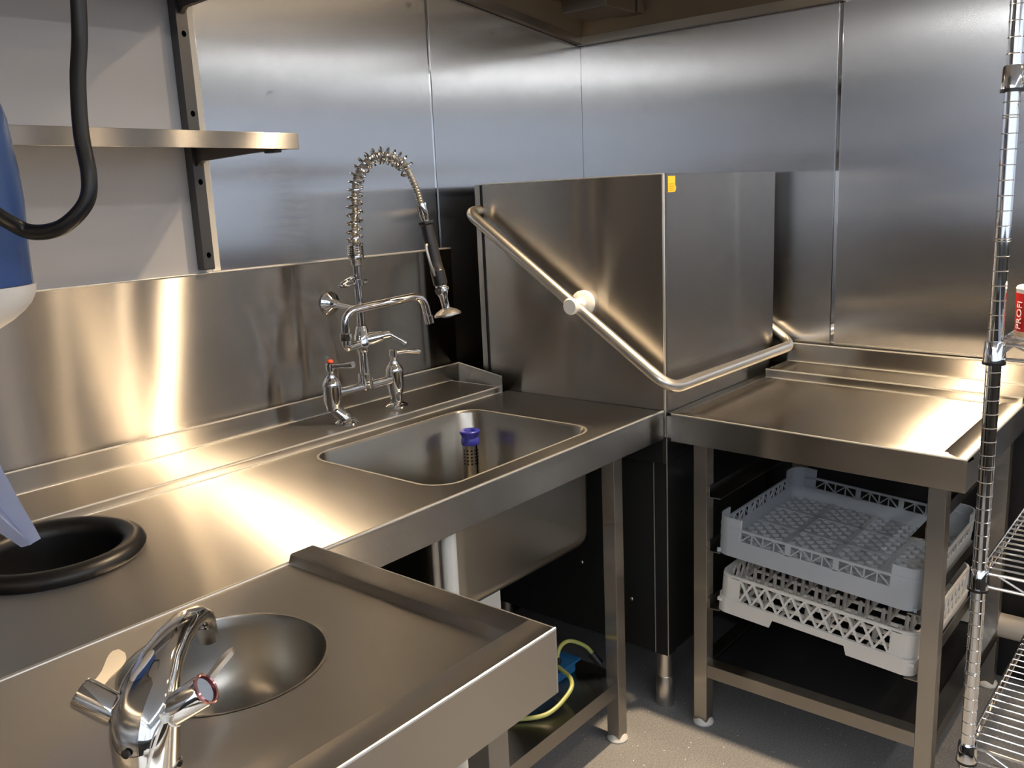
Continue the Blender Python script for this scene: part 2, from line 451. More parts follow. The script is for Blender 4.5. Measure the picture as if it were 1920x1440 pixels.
# bowl
L0 = rrect(-1.500, -.692, -.962, -.270, .062, ZT+.0006)
Lr = rrect(-1.506, -.698, -.956, -.264, .068, ZT+.0006)
L1 = rrect(-1.496, -.688, -.966, -.274, .060, ZT-.006)
L2 = rrect(-1.492, -.684, -.970, -.278, .062, .63)
L3 = rrect(-1.480, -.672, -.982, -.290, .062, .592)
L4 = rrect(-1.445, -.640, -1.015, -.325, .05, .580)
Lq = [(x, y, z+.0012) for x, y, z in rrect(-1.503, -.695, -.959, -.267, .065, ZT+.0006)]
obj('bowl_rim_highlight', loft(B(), [Lr, Lq, L0], False), EDGE, st, 60)  # pale ring painting the bright line round the opening
b = B(); loft(b, [L0, L1, L2, L3, L4]); bmesh.ops.recalc_face_normals(b, faces=b.faces)
bowl = obj('sink_bowl', b, BOWL, st, 50)
O1 = rrect(-1.502, -.692, -.960, -.270, .062, ZT-.005); O2 = rrect(-1.500, -.690, -.962, -.272, .062, .612)
def bowl_bottom(x0, y0, x1, y1, r, z, rad, n=7):
    out = []
    for k in range(1, n+1):
        a = PI/2*k/n; d_ = rad*(1-math.cos(a))
        out.append(rrect(x0+d_, y0+d_, x1-d_, y1-d_, max(.012, r-d_*.8), z - rad*math.sin(a)))
    return out
obj('bowl_outside', loft(B(), [O1, O2] + bowl_bottom(-1.500, -.690, -.962, -.272, .062, .612, .042)), BOWL, st, 50)
fx_, fy_ = -1.043, -.350
obj('plug_hole', lathe(B(), [(0,.5805),(.02,.5805),(.036,.581),(.042,.583),(.044,.5812)], (fx_,fy_,0)), CHROME, st)
# legs
def leg(x, y, ztop, parent, s=.019, foot=True):
    o = bx('leg', (x-s, y-s, .012, x+s, y+s, ztop), SZ, parent, .002)
    if foot: obj('foot', lathe(B(), [(0,0),(.026,0),(.028,.004),(.026,.010),(.018,.020),(0,.020)], (x,y,0)), WHITEP, o)
    return o
for x, y in ((-.905,-.700),(-.905,-.085),(-2.40,-.085),(-2.40,-.700),(-1.69,-.085)):
    leg(x, y, .80, st)
bx('undershelf', (-2.40, -.715, .172, -.887, -.055, .182), SX, st, .0015)
bx('undershelf_lip', (-2.40, -.7175, .140, -.887, -.7145, .1825), SX, st, .001)
bx('undershelf_lip', (-.889, -.681, .150, -.886, -.105, .1825), SX, st, .001)
bx('undershelf_back', (-2.40, -.058, .182, -.887, -.055, .222), SX, st, .001)
# waste pipe of the bowl
wp = B(); tube(wp, arc_path([(-1.375,-.47,.572),(-1.375,-.47,.30),(-1.375,-.10,.27),(-1.375,-.02,.27)], .05), .021, 16)
obj('waste_pipe', wp, WHITEP, st)
tg = tag(bx('pipe_box', (-1.22, -.50, .183, -1.12, -.34, .50), WHITEP, None, .004), 'white plastic box standing on the undershelf below the sink', 'box')
wpipe = B(); tube(wpipe, [(-1.504,-.7085,.183),(-1.504,-.7085,.795)], .016, 18)
tag(obj('drain_pipe', wpipe, WHITEP), 'white upright plastic drain pipe at the left end of the sink bowl', 'pipe')
gpipe = B(); tube(gpipe, [(-1.545,-.7085,.183),(-1.545,-.7085,.795)], .009, 14)
tag(obj('water_pipe', gpipe, SATIN), 'thin metal water pipe left of the white drain pipe', 'pipe')

# rubber ring of the scrap chute
rg = thing('scrap_chute_ring', 'black rubber scrapping ring set in the worktop at left', 'scrap ring', (*chute_c, ZT))
b = B()
lathe(b, [(.140,.0005),(.146,.006),(.147,.013),(.143,.021),(.134,.027),(.124,.027),(.114,.022),(.108,.014),(.106,.003),(.105,-.06),(.109,-.06),(.112,-.004)], (*chute_c, ZT), seg=64)
obj('rubber_tyre', b, RUBBER, rg, 60)
obj('chute_flap', lathe(B(), [(0,.812),(.104,.815),(.104,.811),(0,.808)], (*chute_c, 0), seg=48), mat('dark_flap_rubber', (.030,.030,.026), .6), rg)
obj('waste_bin', lathe(B(), [(0,.10),(.14,.10),(.17,.62),(.175,.62),(.150,.10),(.14,.09),(0,.09)], (*chute_c, .19-.1), seg=40), mat('dark_bin_plastic', (.022,.022,.018), .5), None)
tag(bpy.data.objects['waste_bin'], 'dark waste bin seen through the black scrap ring', 'bin')

# filter tube standing in the bowl
fx, fy = -1.043, -.350
ft = thing('strainer_tube', 'perforated steel overflow tube with blue cap standing in the sink', 'strainer', (fx, fy, .583))
prof = []
b = B()
seg = 26; zs = [.584 + .00445*k for k in range(50)]
R = .0218
ringv = [[b.verts.new((fx+R*math.cos(2*PI*k/seg), fy+R*math.sin(2*PI*k/seg), z)) for k in range(seg)] for z in zs]
for i in range(len(zs)-1):
    for k in range(seg):
        hole = (k % 2 == 0) and (i % 2 == 1) and (i % 18) < 10 and i < 47
        if not hole: b.faces.new((ringv[i][k], ringv[i][(k+1) % seg], ringv[i+1][(k+1) % seg], ringv[i+1][k]))
bmesh.ops.solidify(b, geom=b.faces[:], thickness=.0012)
obj('perforated_tube', b, SATIN, ft)
obj('hole_shade_core', lathe(B(), [(0,.585),(.0195,.585),(.0195,.798),(0,.798)], (fx,fy,0), seg=26), GAPM, ft)  # black core added so the perforations look shaded inside
cap = obj('cap', lathe(B(), [(.0225,-.004),(.0238,0),(.0238,.011),(.0222,.014),(.0222,.018),(.0238,.023),(.0265,.028),(.0272,.032),(.0255,.034),(.016,.034),(.0135,.030),(.0135,-.004)], (fx,fy,.804), seg=36), BLUECAP, ft)

# blue tray and hose on the undershelf
tr = thing('cleaning_tray', 'blue plastic tray on the steel undershelf beneath the sink', 'tray', (-1.03, -.55, .183))
bx('tray_body', (-1.14, -.60, .1825, -.945, -.46, .215), PADB, tr, .006)
bx('tray_rim', (-1.15, -.61, .2145, -.935, -.45, .221), PADB, tr, .003)
hs = thing('coiled_tube', 'yellow-green plastic tube with black end on the undershelf', 'hose', (-.92, -.6, .183))
b = B(); tube(b, spline([(-1.02,-.59,.232),(-.985,-.578,.262),(-.95,-.585,.268),(-.922,-.615,.250),(-.915,-.640,.226)]), .0055, 10); obj('tube', b, TUBEY, hs)
b = B(); tube(b, spline([(-1.02,-.59,.232),(-1.05,-.66,.23),(-1.09,-.68,.215),(-1.17,-.67,.195),(-1.24,-.60,.190)]), .0055, 10); obj('tube', b, TUBEY, hs)
b = B(); tube(b, [(-.918,-.632,.232),(-.911,-.655,.206)], .011, 12); obj('end_plug', b, BLACKP, hs)
b = B(); tube(b, [(-1.005,-.588,.240),(-1.035,-.60,.226)], .008, 12); obj('connector', b, BLACKP, hs)

# ------------------------------------------------------------------ pre-rinse tap
TY = -.14
pt = thing('pre_rinse_tap', 'chrome pre-rinse tap with coil spring, swivel spout and hand spray', 'tap', (-1.2, TY, .889))
def valve(x, red):
    # foot, offset elbow, body, spindle
    yb = -.165 if red else TY
    xb = x + (.020 if red else 0)
    v = obj('valve_body', lathe(B(), [(0,.925),(.018,.925),(.0185,.935),(.022,.945),(.023,.985),(.024,.990),(.021,.997),(.017,1.004),(.013,1.008),(.012,1.014),(0,1.014)], (x,TY,0), seg=28), CHROME, pt)
    b = B(); tube(b, spline([(xb,yb,.895),(xb*.7+x*.3,yb*.7+TY*.3,.908),(x,TY,.928)], 5), .0155, 20); obj('valve_stem', b, CHROME, v)
    obj('valve_foot', lathe(B(), [(0,.889),(.030,.889),(.031,.893),(.026,.897),(.017,.903),(0,.903)], (xb,yb,0), seg=28), CHROME, v)
    obj('lever_hub', lathe(B(), [(0,1.012),(.008,1.012),(.0085,1.024),(.011,1.026),(.011,1.042),(.007,1.046),(0,1.047)], (x,TY,0), seg=20), CHROME, v)
    b = B()
    if red:
        tube(b, [(x,TY,1.036),(x+.012,TY-.035,1.039),(x+.02,TY-.065,1.043)], [.006,.0065,.009], 12)
    else:
        tube(b, [(x,TY,1.034),(x+.035,TY-.010,1.036),(x+.066,TY-.020,1.032),(x+.075,TY-.022,1.029)], [.0055,.0062,.0085,.0075], 12)
    obj('lever', b, CHROME, v)
    if red: note(obj('hot_marker', lathe(B(), [(.0085,1.0465),(.0085,1.049),(.006,1.053),(0,1.054)], (x,TY,0), seg=20), RED, v), 'red hot-water button')
    return v
valve(-1.313, True); valve(-1.100, False)
b = B(); tube(b, [(-1.30,TY,.966),(-1.11,TY,.966)], .0125, 18); obj('cross_bar', b, CHROME, pt)
RX = -1.203
b = B()
lathe(b, [(.013,.955),(.019,.960),(.0195,.975),(.018,.992),(.0185,.994),(.0185,1.000),(.012,1.001)], (RX,TY,0)); obj('riser_tee', b, CHROME, pt)
b = B(); tube(b, [(RX,TY,.99),(RX,TY,1.09)], .0115, 18); obj('riser', b, CHROME, pt)
obj('valve_block', lathe(B(), [(.0115,1.055),(.015,1.060),(.016,1.068),(.021,1.073),(.021,1.098),(.017,1.104),(.015,1.118),(.012,1.124)], (RX,TY,0)), CHROME, pt)
b = B(); tube(b, [(RX,TY,1.085),(RX+.02,TY-.012,1.088),(RX+.045,TY-.027,1.092)], [.016,.018,.013], 16); obj('valve_neck', b, CHROME, pt)
b = B(); tube(b, [(RX+.040,TY-.024,1.092),(RX+.062,TY-.037,1.095)], .009, 14); tube(b, [(RX+.060,TY-.036,1.096),(RX+.088,TY-.053,1.075),(RX+.096,TY-.058,1.068)], [.006,.0055,.008], 12); obj('spout_lever', b, CHROME, pt)
b = B(); tube(b, [(RX,TY,1.12),(RX,TY,1.32)], .0098, 16); obj('riser', b, CHROME, pt)
# swivel spout: arm from the block to the left, up and over to the right
b = B(); tube(b, arc_path([(RX,TY,1.080),(-1.266,TY-.012,1.076),(-1.266,TY-.012,1.098)], .018), .0115, 14); obj('spout_elbow', b, CHROME, pt)
obj('spout_nut', lathe(B(), [(.0115,1.094),(.015,1.096),(.015,1.112),(.0115,1.114)], (-1.266,TY-.012,0), seg=8), CHROME, pt)
b = B(); tube(b, arc_path([(-1.266,TY-.012,1.10),(-1.263,TY-.013,1.168),(-1.045,TY-.070,1.188),(-1.031,TY-.074,1.118)], .05, 8), .0108, 16); obj('swivel_spout', b, CHROME, pt)
b = B(); tube(b, [(-1.033,TY-.0735,1.132),(-1.0295,TY-.0745,1.111)], .0128, 16); obj('spout_nozzle', b, CHROME, pt)
# wall stay and its rose, hook for the hand spray
b = B(); tube(b, [(-1.198,-.013,1.176),(RX,TY,1.165)], .007, 12); obj('wall_stay', b, CHROME, pt)
obj('wall_rose', lathe(B(), [(0,0),(.030,0),(.031,.004),(.024,.010),(.013,.018),(.011,.030),(0,.030)], (-1.198,-.0125,1.176), (0,-1,-.05)), CHROME, pt)
b = B(); tube(b, [(RX,TY,1.226),(RX,TY,1.242)], .0145, 16); tube(b, [(RX+.012,TY,1.234),(RX+.028,TY,1.234)], .006, 10)
tube(b, spline([(RX-.01,TY,1.233),(-1.25,TY-.004,1.230),(-1.272,TY-.012,1.232),(-1.278,TY-.03,1.240),(-1.266,TY-.045,1.250),(-1.245,TY-.045,1.256)]), .0042, 10); obj('spray_hook', b, CHROME, pt)
# hose path: up inside the spring, over, and down to the hand spray
def tp(x, e, z):
    # a point of the arch read in the riser's plane, carried e metres out from the wall along the line of sight
    return (x - e*(.84 + .6*(x+1.2)), TY - e, z + e*(1.43-z)*.55)
hose = [tp(RX,0,1.315),tp(-1.201,0,1.36),tp(-1.195,.003,1.41),tp(-1.190,.010,1.459),tp(-1.176,.024,1.502),tp(-1.142,.046,1.534),tp(-1.094,.070,1.549),tp(-1.047,.094,1.541),tp(-1.012,.112,1.522),tp(-.980,.135,1.470),tp(-.962,.150,1.420),tp(-.951,.160,1.384)]
path = spline(hose, 14)
b = B()
tube(b, path, [.0082 + .0009*math.cos(i*PI) for i in range(len(path))], 12); obj('metal_hose', b, SATIN, pt)
# spring: helix around the first part of the hose
def helix(path, n0, n1, turns, r):
    pts = []; nrm = None
    seg = path[n0:n1]; N = len(seg); steps = int(turns*16)
    for s in range(steps+1):
        u = s/steps*(N-1); i = min(int(u), N-2); t = u-i
        p = seg[i]*(1-t)+seg[i+1]*t; tan = (seg[i+1]-seg[i]).normalized()
        if nrm is None: nrm = V((1,0,0))
        nrm = (nrm - tan*nrm.dot(tan)).normalized(); bn = tan.cross(nrm)
        a = s/16*2*PI
        pts.append(p + (nrm*math.cos(a)+bn*math.sin(a))*r)
    return pts
b = B(); tube(b, helix(path, 0, 118, 20, .0185), .0032, 8); obj('coil_spring', b, CHROME, pt)
b = B(); tube(b, [V((RX + .0185*math.cos(a*2*PI/14), TY + .0185*math.sin(a*2*PI/14), 1.292 + .0052*a/14)) for a in range(14*7)], .0028, 8); obj('spring_coil_base', b, CHROME, pt)
obj('spring_collar', lathe(B(), [(.0098,1.278),(.013,1.280),(.013,1.290),(.0142,1.292),(.0142,1.330),(.0098,1.331)], (RX,TY,0)), SATIN, pt)
p0 = V(tp(-.951,.160,1.386)); d = (V(tp(-.903,.186,1.195)) - p0).normalized()
obj('hose_ferrule', lathe(B(), [(.0085,-.035),(.0125,-.034),(.0125,-.004),(.010,0),(.0095,.014)], p0, d), CHROME, pt)
p1 = p0 + d*.010
obj('spray_grip', lathe(B(), [(0,0),(.019,0),(.019,.006),(.015,.010),(.0165,.05),(.0158,.10),(.0165,.122),(.0180,.124),(.0178,.158),(.014,.162),(0,.162)], p1, d), BLACKP, pt)
side = (V((-1,-.2,0)) - d*V((-1,-.2,0)).dot(d)).normalized()
b = B(); tube(b, spline([p1+d*.055+side*.018, p1+d*.065+side*.024, p1+d*.10+side*.023, p1+d*.135+side*.016]), .0036, 8); obj('spray_trigger', b, SATIN, pt)
p2 = p1 + d*.162
obj('spray_head', lathe(B(), [(.012,-.004),(.0145,0),(.0150,.020),(.0105,.030),(.010,.055),(.0095,.066),(.0105,.072)], p2, d), CHROME, pt)
obj('head_knuckle', lathe(B(), [(0,-.018),(.010,-.018),(.012,-.010),(.012,.010),(.010,.018),(0,.018)], p2 + d*.012, side), CHROME, pt)
p3 = p2 + d*.068
d3 = (d*.7 + V((.0,-.1,-.75))).normalized()
obj('spray_disc', lathe(B(), [(0,-.010),(.012,-.010),(.026,-.003),(.034,.004),(.034,.009),(.020,.010),(.008,.014),(0,.014)], p3, d3), SATIN, pt)

# ------------------------------------------------------------------ hand-wash unit in front
hw = thing('handwash_table', 'brushed steel hand-wash worktop with raised rim and round basin', 'basin unit', (-2.2, -1.0, 0))
HX, HF = -1.858, -1.246
hb = (-2.142, -.937)
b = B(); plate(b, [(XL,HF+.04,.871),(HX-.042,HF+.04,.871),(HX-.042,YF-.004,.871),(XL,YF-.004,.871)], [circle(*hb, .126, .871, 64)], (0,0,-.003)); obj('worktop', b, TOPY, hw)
b = B(); prism(b, [(HX-.046,0,.868),(HX-.042,0,.884),(HX-.038,0,.8865),(HX,0,.8865),(HX,0,.868)], (0,-.0,0)) if False else None
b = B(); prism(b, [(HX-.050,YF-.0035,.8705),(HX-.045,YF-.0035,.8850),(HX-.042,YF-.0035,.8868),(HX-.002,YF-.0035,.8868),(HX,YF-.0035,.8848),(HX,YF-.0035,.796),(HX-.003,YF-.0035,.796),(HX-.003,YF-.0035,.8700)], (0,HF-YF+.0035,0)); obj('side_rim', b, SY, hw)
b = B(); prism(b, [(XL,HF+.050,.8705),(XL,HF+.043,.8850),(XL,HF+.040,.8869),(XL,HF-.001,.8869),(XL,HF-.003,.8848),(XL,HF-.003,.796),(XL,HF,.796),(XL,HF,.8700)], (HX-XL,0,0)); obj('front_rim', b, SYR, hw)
b = B()
prof = [(.1295,.8716),(.126,.8716),(.1245,.869),(.122,.855),(.115,.82),(.100,.785),(.078,.758),(.05,.745),(.022,.741)]
lathe(b, prof, (*hb,0), seg=64); obj('round_basin', b, BOWL, hw, 60)
obj('waste_fitting', lathe(B(), [(.024,.743),(.022,.7405),(.010,.7385),(0,.738)], (*hb,0)), CHROME, hw)
b = B(); lathe(b, [(.128,.868),(.118,.82),(.102,.782),(.08,.752),(.03,.735),(.02,.70),(0,.70)], (*hb,0), seg=48); obj('basin_outside', b, BOWL, hw, 60)
b = B(); tube(b, [(XL,HF-.0018,.8862),(HX-.001,HF-.0018,.8862)], .0022, 8); obj('fold_highlight', b, EDGE, hw)  # pale bead painting the highlight along the rim's outer fold
b = B(); tube(b, [(HX-.0008,HF-.002,.8858),(HX-.0008,YF-.005,.8858)], .0016, 8); obj('fold_highlight', b, EDGE, hw)
b = B(); tube(b, [(HX-.0012,HF-.0018,.797),(HX-.0012,HF-.0018,.8862)], .0018, 8); obj('fold_highlight', b, EDGE, hw)
for x, y in ((-1.952, HF+.04), (XL+.05, HF+.04)):
    leg(x, y, .80, hw)

# mixer tap on the hand-wash unit
mb = V((-2.311, -1.067, .871)); md = V((.793, .610, 0)); mn = V((-.610, .793, 0))
mx = thing('basin_mixer', 'chrome two-handle mixer tap in front of the round basin', 'tap', mb)
def mp(a, n, z): return mb + md*a + mn*n + V((0,0,z))
# body: oval sections rising and leaning over the basin
secs = [(-.008,.0,.030,.029),(-.008,.018,.031,.031),(-.006,.042,.031,.033),(.002,.062,.028,.033),(.020,.079,.023,.029),(.046,.092,.018,.0235),(.080,.100,.0145,.0195),(.115,.101,.0125,.0165),(.142,.096,.0115,.0150),(.160,.085,.011,.0140),(.168,.072,.0105,.0125)]
loops = []
for i, (a, z, rv, rn) in enumerate(secs):
    a0, z0 = secs[max(i-1,0)][:2]; a1, z1 = secs[min(i+1,len(secs)-1)][:2]
    t = V((a1-a0, z1-z0)); t.normalize(); px, pz = -t.y, t.x     # in-plane normal
    if i == 0: px, pz = -1, 0
    lp = []
    for k in range(28):
        an = 2*PI*k/28; c, s = math.cos(an), math.sin(an)
        c = math.copysign(abs(c)**.8, c); s = math.copysign(abs(s)**.8, s)
        lp.append(mp(a + px*rv*c, rn*s, z + pz*rv*c))
    loops.append(lp)
b = B(); loft(b, loops, True, True)
mbody = obj('mixer_body', b, CHROME, mx, 60)
ad = (mp(.173,0,.046) - mp(.168,0,.072)).normalized()
obj('aerator', lathe(B(), [(0,-.006),(.0125,-.006),(.0125,.016),(.010,.018),(0,.018)], mp(.1685,0,.067), ad), CHROME, mx)
obj('base_ring', lathe(B(), [(.030,0),(.034,0),(.034,.004),(.030,.006)], mp(-.010,0,0)), CHROME, mx)
obj('chain_hole', lathe(B(), [(0,0),(.0045,0),(.0045,.003),(0,.003)], mp(-.0385,.004,.040), mn*.2-md), BLACKP, mx)
def handle(sgn, red):
    ax = (mn*sgn*.84 + V((0,0,1))*.54).normalized()
    o = mp(0, sgn*.014, .052)
    h = obj('handle', lathe(B(), [(0,0),(.013,0),(.0135,.018),(.0165,.019),(.0165,.058),(.0150,.061),(0,.061)], o, ax, 32), CHROME, mx)
    e = o + ax*.0612
    if red: note(obj('marker_ring', lathe(B(), [(.0135,0),(.0163,-.001),(.0166,.002),(.0150,.0032),(.0135,.002)], e, ax, 32), REDRING, h), 'red hot-water ring')
    fw = (md - ax*md.dot(ax)).normalized()
    c0 = e - ax*.010 + fw*.010
    lp = [c0, c0+fw*.024+ax*.001, c0+fw*.048+ax*.003, c0+fw*.073+ax*.006]
    # flat paddle lever with an eye
    w = ax.cross(fw).normalized()
    b = B(); rows = []
    for p, hw_, th in zip(spline(lp, 4), [.006,.006,.0055,.0055,.0055,.006,.007,.008,.009,.0095,.0095,.008,.004], [.0025]*13):
        rows.append([p+ax*hw_+w*th, p-ax*hw_+w*th, p-ax*hw_-w*th, p+ax*hw_-w*th])
    loft(b, rows, True, True); obj('lever', b, SATIN, h, 60)
    return h
handle(1, False); handle(-1, True)
ct = thing('cable_tie', 'white cable tie looped around the right-hand tap handle', 'cable tie', mp(0,-.03,.04))
ax = (mn*-.84 + V((0,0,1))*.54).normalized(); o = mp(0,-.014,.052) + ax*.016; n1, n2 = frame_of(ax)
b = B(); tube(b, [o + (n1*math.cos(2*PI*k/28)+n2*math.sin(2*PI*k/28))*.0152 for k in range(28)], .0016, 6, closed=True); obj('loop', b, WHITEP, ct)
hd = o + (V((0,0,.2)) - md).normalized()*.0175
b = B(); tube(b, [hd - V((0,0,.004)), hd + V((0,0,.005))], .0042, 6); obj('locking_head', b, WHITEP, ct)
b = B(); tube(b, spline([hd, hd - md*.022 + V((0,0,-.010)), hd - md*.040 + mn*.006 + V((0,0,-.036)), hd - md*.055 + mn*.012 + V((0,0,-.066))]), .0016, 6); obj('tail', b, WHITEP, ct)

# ------------------------------------------------------------------ pass-through dishwasher
dw = thing('dishwasher', 'pass-through dishwasher with brushed steel hood standing in the corner', 'dishwasher', (-.4, -.42, 0))
hx, hy, hb_, hr, zh = -.728, -.7514, -.156, -.070, 1.470
hood = B()
bx('hood_side', (hx, hy+.001, .862, hx+.012, hb_, zh), HOODY, dw, .0012)
bx('hood_front', (hx+.0125, hy, .862, hr, hy+.012, zh), HOODX, dw, .0012)
bx('hood_side', (hr-.012, hy+.0125, .88, hr, hb_, zh), HOODY, dw, .0012)
bx('hood_top', (hx+.012, hy+.0125, zh-.014, hr-.0125, hb_, zh-.001), HOODX, dw, .001)
obj('hood_edge', box(B(), hx-.0012, hy-.0012, .80, hx+.0045, hy+.0045, zh+.0005, .002), EDGE, dw)  # pale edge strips carry the hood's highlight lines in their colour
obj('hood_edge', box(B(), hx-.0008, hy+.004, zh-.003, hx+.0045, hb_, zh+.0008, .0015), EDGE, dw)
bx('rear_post', (hx, -.146, .80, hx+.03, -.126, zh-.002), HOODY, dw, .001)
bx('rear_post', (hr-.03, -.146, .80, hr, -.126, zh-.002), HOODY, dw, .001)
bx('rear_seal', (hx+.004, -.1555, .80, hx+.02, -.1465, zh-.004), BLACKP, dw, 0)
bx('rear_panel', (hx+.031, -.140, .80, hr-.031, -.130, zh-.03), DARKST, dw, 0)
bx('wash_tank', (-.715, -.738, .72, -.075, -.158, .860), DARKST, dw, .003)
bx('corner_post', (-.702, -.740, .16, -.662, -.700, .80), DARKST, dw, .0012)
bx('post_edge', (-.7032, -.7412, .16, -.7000, -.7380, .80), EDGE, dw, .001)
bx('post_edge', (-.7032, -.7005, .16, -.7010, -.6975, .80), EDGE, dw, .0008)
bx('side_panel', (-.700, -.697, .17, -.690, -.10, .72), DARKST, dw, .001)
bx('front_panel', (-.660, -.738, .17, -.075, -.730, .72), DARKST, dw, .001)
bx('side_panel', (-.085, -.728, .17, -.075, -.10, .72), DARKST, dw, .001)
bx('base_tray', (-.70, -.735, .16, -.075, -.10, .17), DARKST, dw, 0)
for x, y in ((-.682,-.716),(-.11,-.716),(-.682,-.13),(-.11,-.13)):
    obj('foot', lathe(B(), [(0,0),(.024,0),(.0255,.004),(.0255,.085),(.0235,.088),(.0235,.09),(.022,.092),(.022,.16),(0,.16)], (x,y,0), seg=28), SATIN, dw)
for y, z in ((-.20,.42),(-.45,.37),(-.62,.30)):
    obj('screw', lathe(B(), [(0,.003),(.004,.003),(.006,0),(0,0)], (-.700,y,z), (-1,0,0), 10), SATIN, dw)
# lift handle
b = B()
tube(b, arc_path([(hx+.02,-.142,1.395),(-.775,-.140,1.392),(-.775,-.795,.942),(-.028,-.800,.940),(-.028,-.142,1.392),(hr-.02,-.140,1.395)], .055, 8), .0158, 18)
obj('lift_handle', b, SATIN, dw)
ck = thing('tmp', '', ''); bpy.data.objects.remove(ck)
ac = V((hx-.0005, -.508, 1.143)); axd = V((-1, -.05, -.03)).normalized()
obj('handle_roller', lathe(B(), [(0,0),(.031,0),(.034,.004),(.034,.016),(.030,.019),(.017,.022),(.0155,.044),(.0155,.06),(.021,.062),(.0225,.066),(.0225,.074),(.019,.078),(0,.078)], ac, axd, 32), WHITEP, dw)
# yellow label
lb = B(); prism(lb, [(-.708,hy-.0004,1.4635),(-.672,hy-.0004,1.4635),(-.672,hy-.0004,1.442),(-.668,hy-.0004,1.436),(-.670,hy-.0004,1.428),(-.677,hy-.0004,1.4245),(-.708,hy-.0004,1.4245)], (0,-.0008,0))
lbo = note(obj('warning_label', lb, YELLOW, dw), 'yellow warning label')
for k in range(4):
    bx('print_line', (-.702, hy-.0016, 1.4285+.0055*k, -.680, hy-.0011, 1.4300+.0055*k), PRINTY, lbo, 0)
    

# bridging tongue between the machine and the outlet table
# ------------------------------------------------------------------ outlet table along the right wall
ot = thing('outlet_table', 'brushed steel outlet table beside the dishwasher with two rack runners', 'table', (-.4, -1.12, 0))
XF, YE, YS = -.7526, -1.474, -.782
def sag(bm):
    for v in bm.verts: v.co.z -= .013*max(0, (YS - v.co.y)/(YS-YE))
    return bm
def ob(name, dims, m, bev=.0015):
    return flat_faces(obj(name, sag(box(B(), *dims, bev)), m, ot))
b = B(); prism(b, [(XF+.05,YS,.860),(XF+.05,YE+.056,.860),(-.184,YE+.056,.860),(-.184,YS,.860)], (0,0,.003)); obj('worktop', sag(b), SY, ot)
b = B(); prism(b, [(XF,YS,.872),(XF+.040,YS,.871),(XF+.056,YS,.863),(XF+.056,YS,.859),(XF+.003,YS,.866),(XF+.003,YS,.800),(XF,YS,.800)], (0,YE-YS,0)); obj('front_fascia', sag(b), SY, ot)
b = B(); prism(b, [(XF+.003,YE,.8722),(XF+.003,YE+.045,.8712),(XF+.003,YE+.062,.863),(XF+.003,YE+.062,.859),(XF+.003,YE+.003,.866),(XF+.003,YE+.003,.800),(XF+.003,YE,.800)], (-.02-XF,0,0)); obj('end_fascia', sag(b), SY, ot)
ob('front_edge', (XF-.001, YE-.001, .8695, XF+.004, YS, .8735), EDGE, .0018)
ob('end_fold_highlight', (XF+.002, YE-.001, .8695, -.02, YE+.003, .8735), EDGE, .0018)
ob('back_ledge', (-.186, YE+.004, .805, -.030, YS, .889), SY, .002)
for x0, x1, z0, z1 in ((-.1885,-.184,.8862,.8905),(-.0315,-.0275,.9435,.9475),(-.190,-.1845,.8630,.8662),(-.0345,-.0295,.8885,.8915)):
    ob('fold_highlight', (x0, YE+.004, z0, x1, YS, z1), EDGE, .0014)  # highlight lines of the folds, put in as paler strips
ob('upstand', (-.030, YE+.002, .80, -.013, YS, .946), SY, .002)
bx('bridge_tongue', (-.7285, YS-.012, .80, -.716, YS+.028, .857), SY, ot, .001)
bx('bridge_tongue', (-.716, YS-.002, .862, -.075, YS+.028, .865), SX, ot, .001)
LX = -.703; LB = -.065
for x, y in ((LX,-.848),(LX,-1.413),(LB,-.848),(LB,-1.413)):
    leg(x, y, .80, ot)
bx('stretcher', (LX-.019, -1.394, .148, LX+.019, -.867, .186), SY, ot, .002)
bx('stretcher', (LB-.019, -1.394, .148, LB+.019, -.867, .186), SY, ot, .002)
for y in (-.848, -1.413):
    bx('stretcher', (LX+.019, y-.019, .148, LB-.019, y+.019, .186), SX, ot, .002)
    s = 1 if y > -1 else -1
    for z in (.655, .508, .348):
        zz = z if s > 0 else z - (.036 if z < .6 else 0)
        r = bx('rack_runner', (LX-.01, y-.020*s, zz-.003, LB+.01, y-.052*s, zz), SX, ot, .0008)
        bx('runner_flange', (LX-.01, y-.0195*s, zz-.003, LB+.01, y-.0225*s, zz+.028), SX, r, .0008)

# black board lying in the lower frame
note(bx('lower_board', (LX-.004, -1.392, .172, LB+.004, -.870, .180), BLACKP, ot, .001), 'black lower board')

# ------------------------------------------------------------------ dish racks
def bar(bm, p, q, w, t, nrm):
    """flat bar from p to q, width w in the plane, thickness t along nrm"""
    p, q, nrm = V(p), V(q), V(nrm).normalized(); d = (q-p).normalized(); s = d.cross(nrm).normalized()*w/2; h = nrm*t/2
    c = [p+s+h, p-s+h, p-s-h, p+s-h]; vs = [bm.verts.new(k) for k in c] + [bm.verts.new(k+(q-p)) for k in c]
    for f in ((0,1,2,3),(7,6,5,4),(0,4,5,1),(1,5,6,2),(2,6,7,3),(3,7,4,0)): bm.faces.new([vs[i] for i in f])
def sides(w):
    """four walls of a square rack: (origin, along, outward) with local x along the wall"""
    h = w/2
    return [(V((-h,-h,0)), V((0,1,0)), V((-1,0,0))), (V((h,-h,0)), V((-1,0,0)), V((0,-1,0))), (V((h,h,0)), V((0,-1,0)), V((1,0,0))), (V((-h,h,0)), V((1,0,0)), V((0,1,0)))]
def place(root, loc, tilt):
    root.location = loc; root.rotation_euler = (tilt, 0, 0)
W = .498
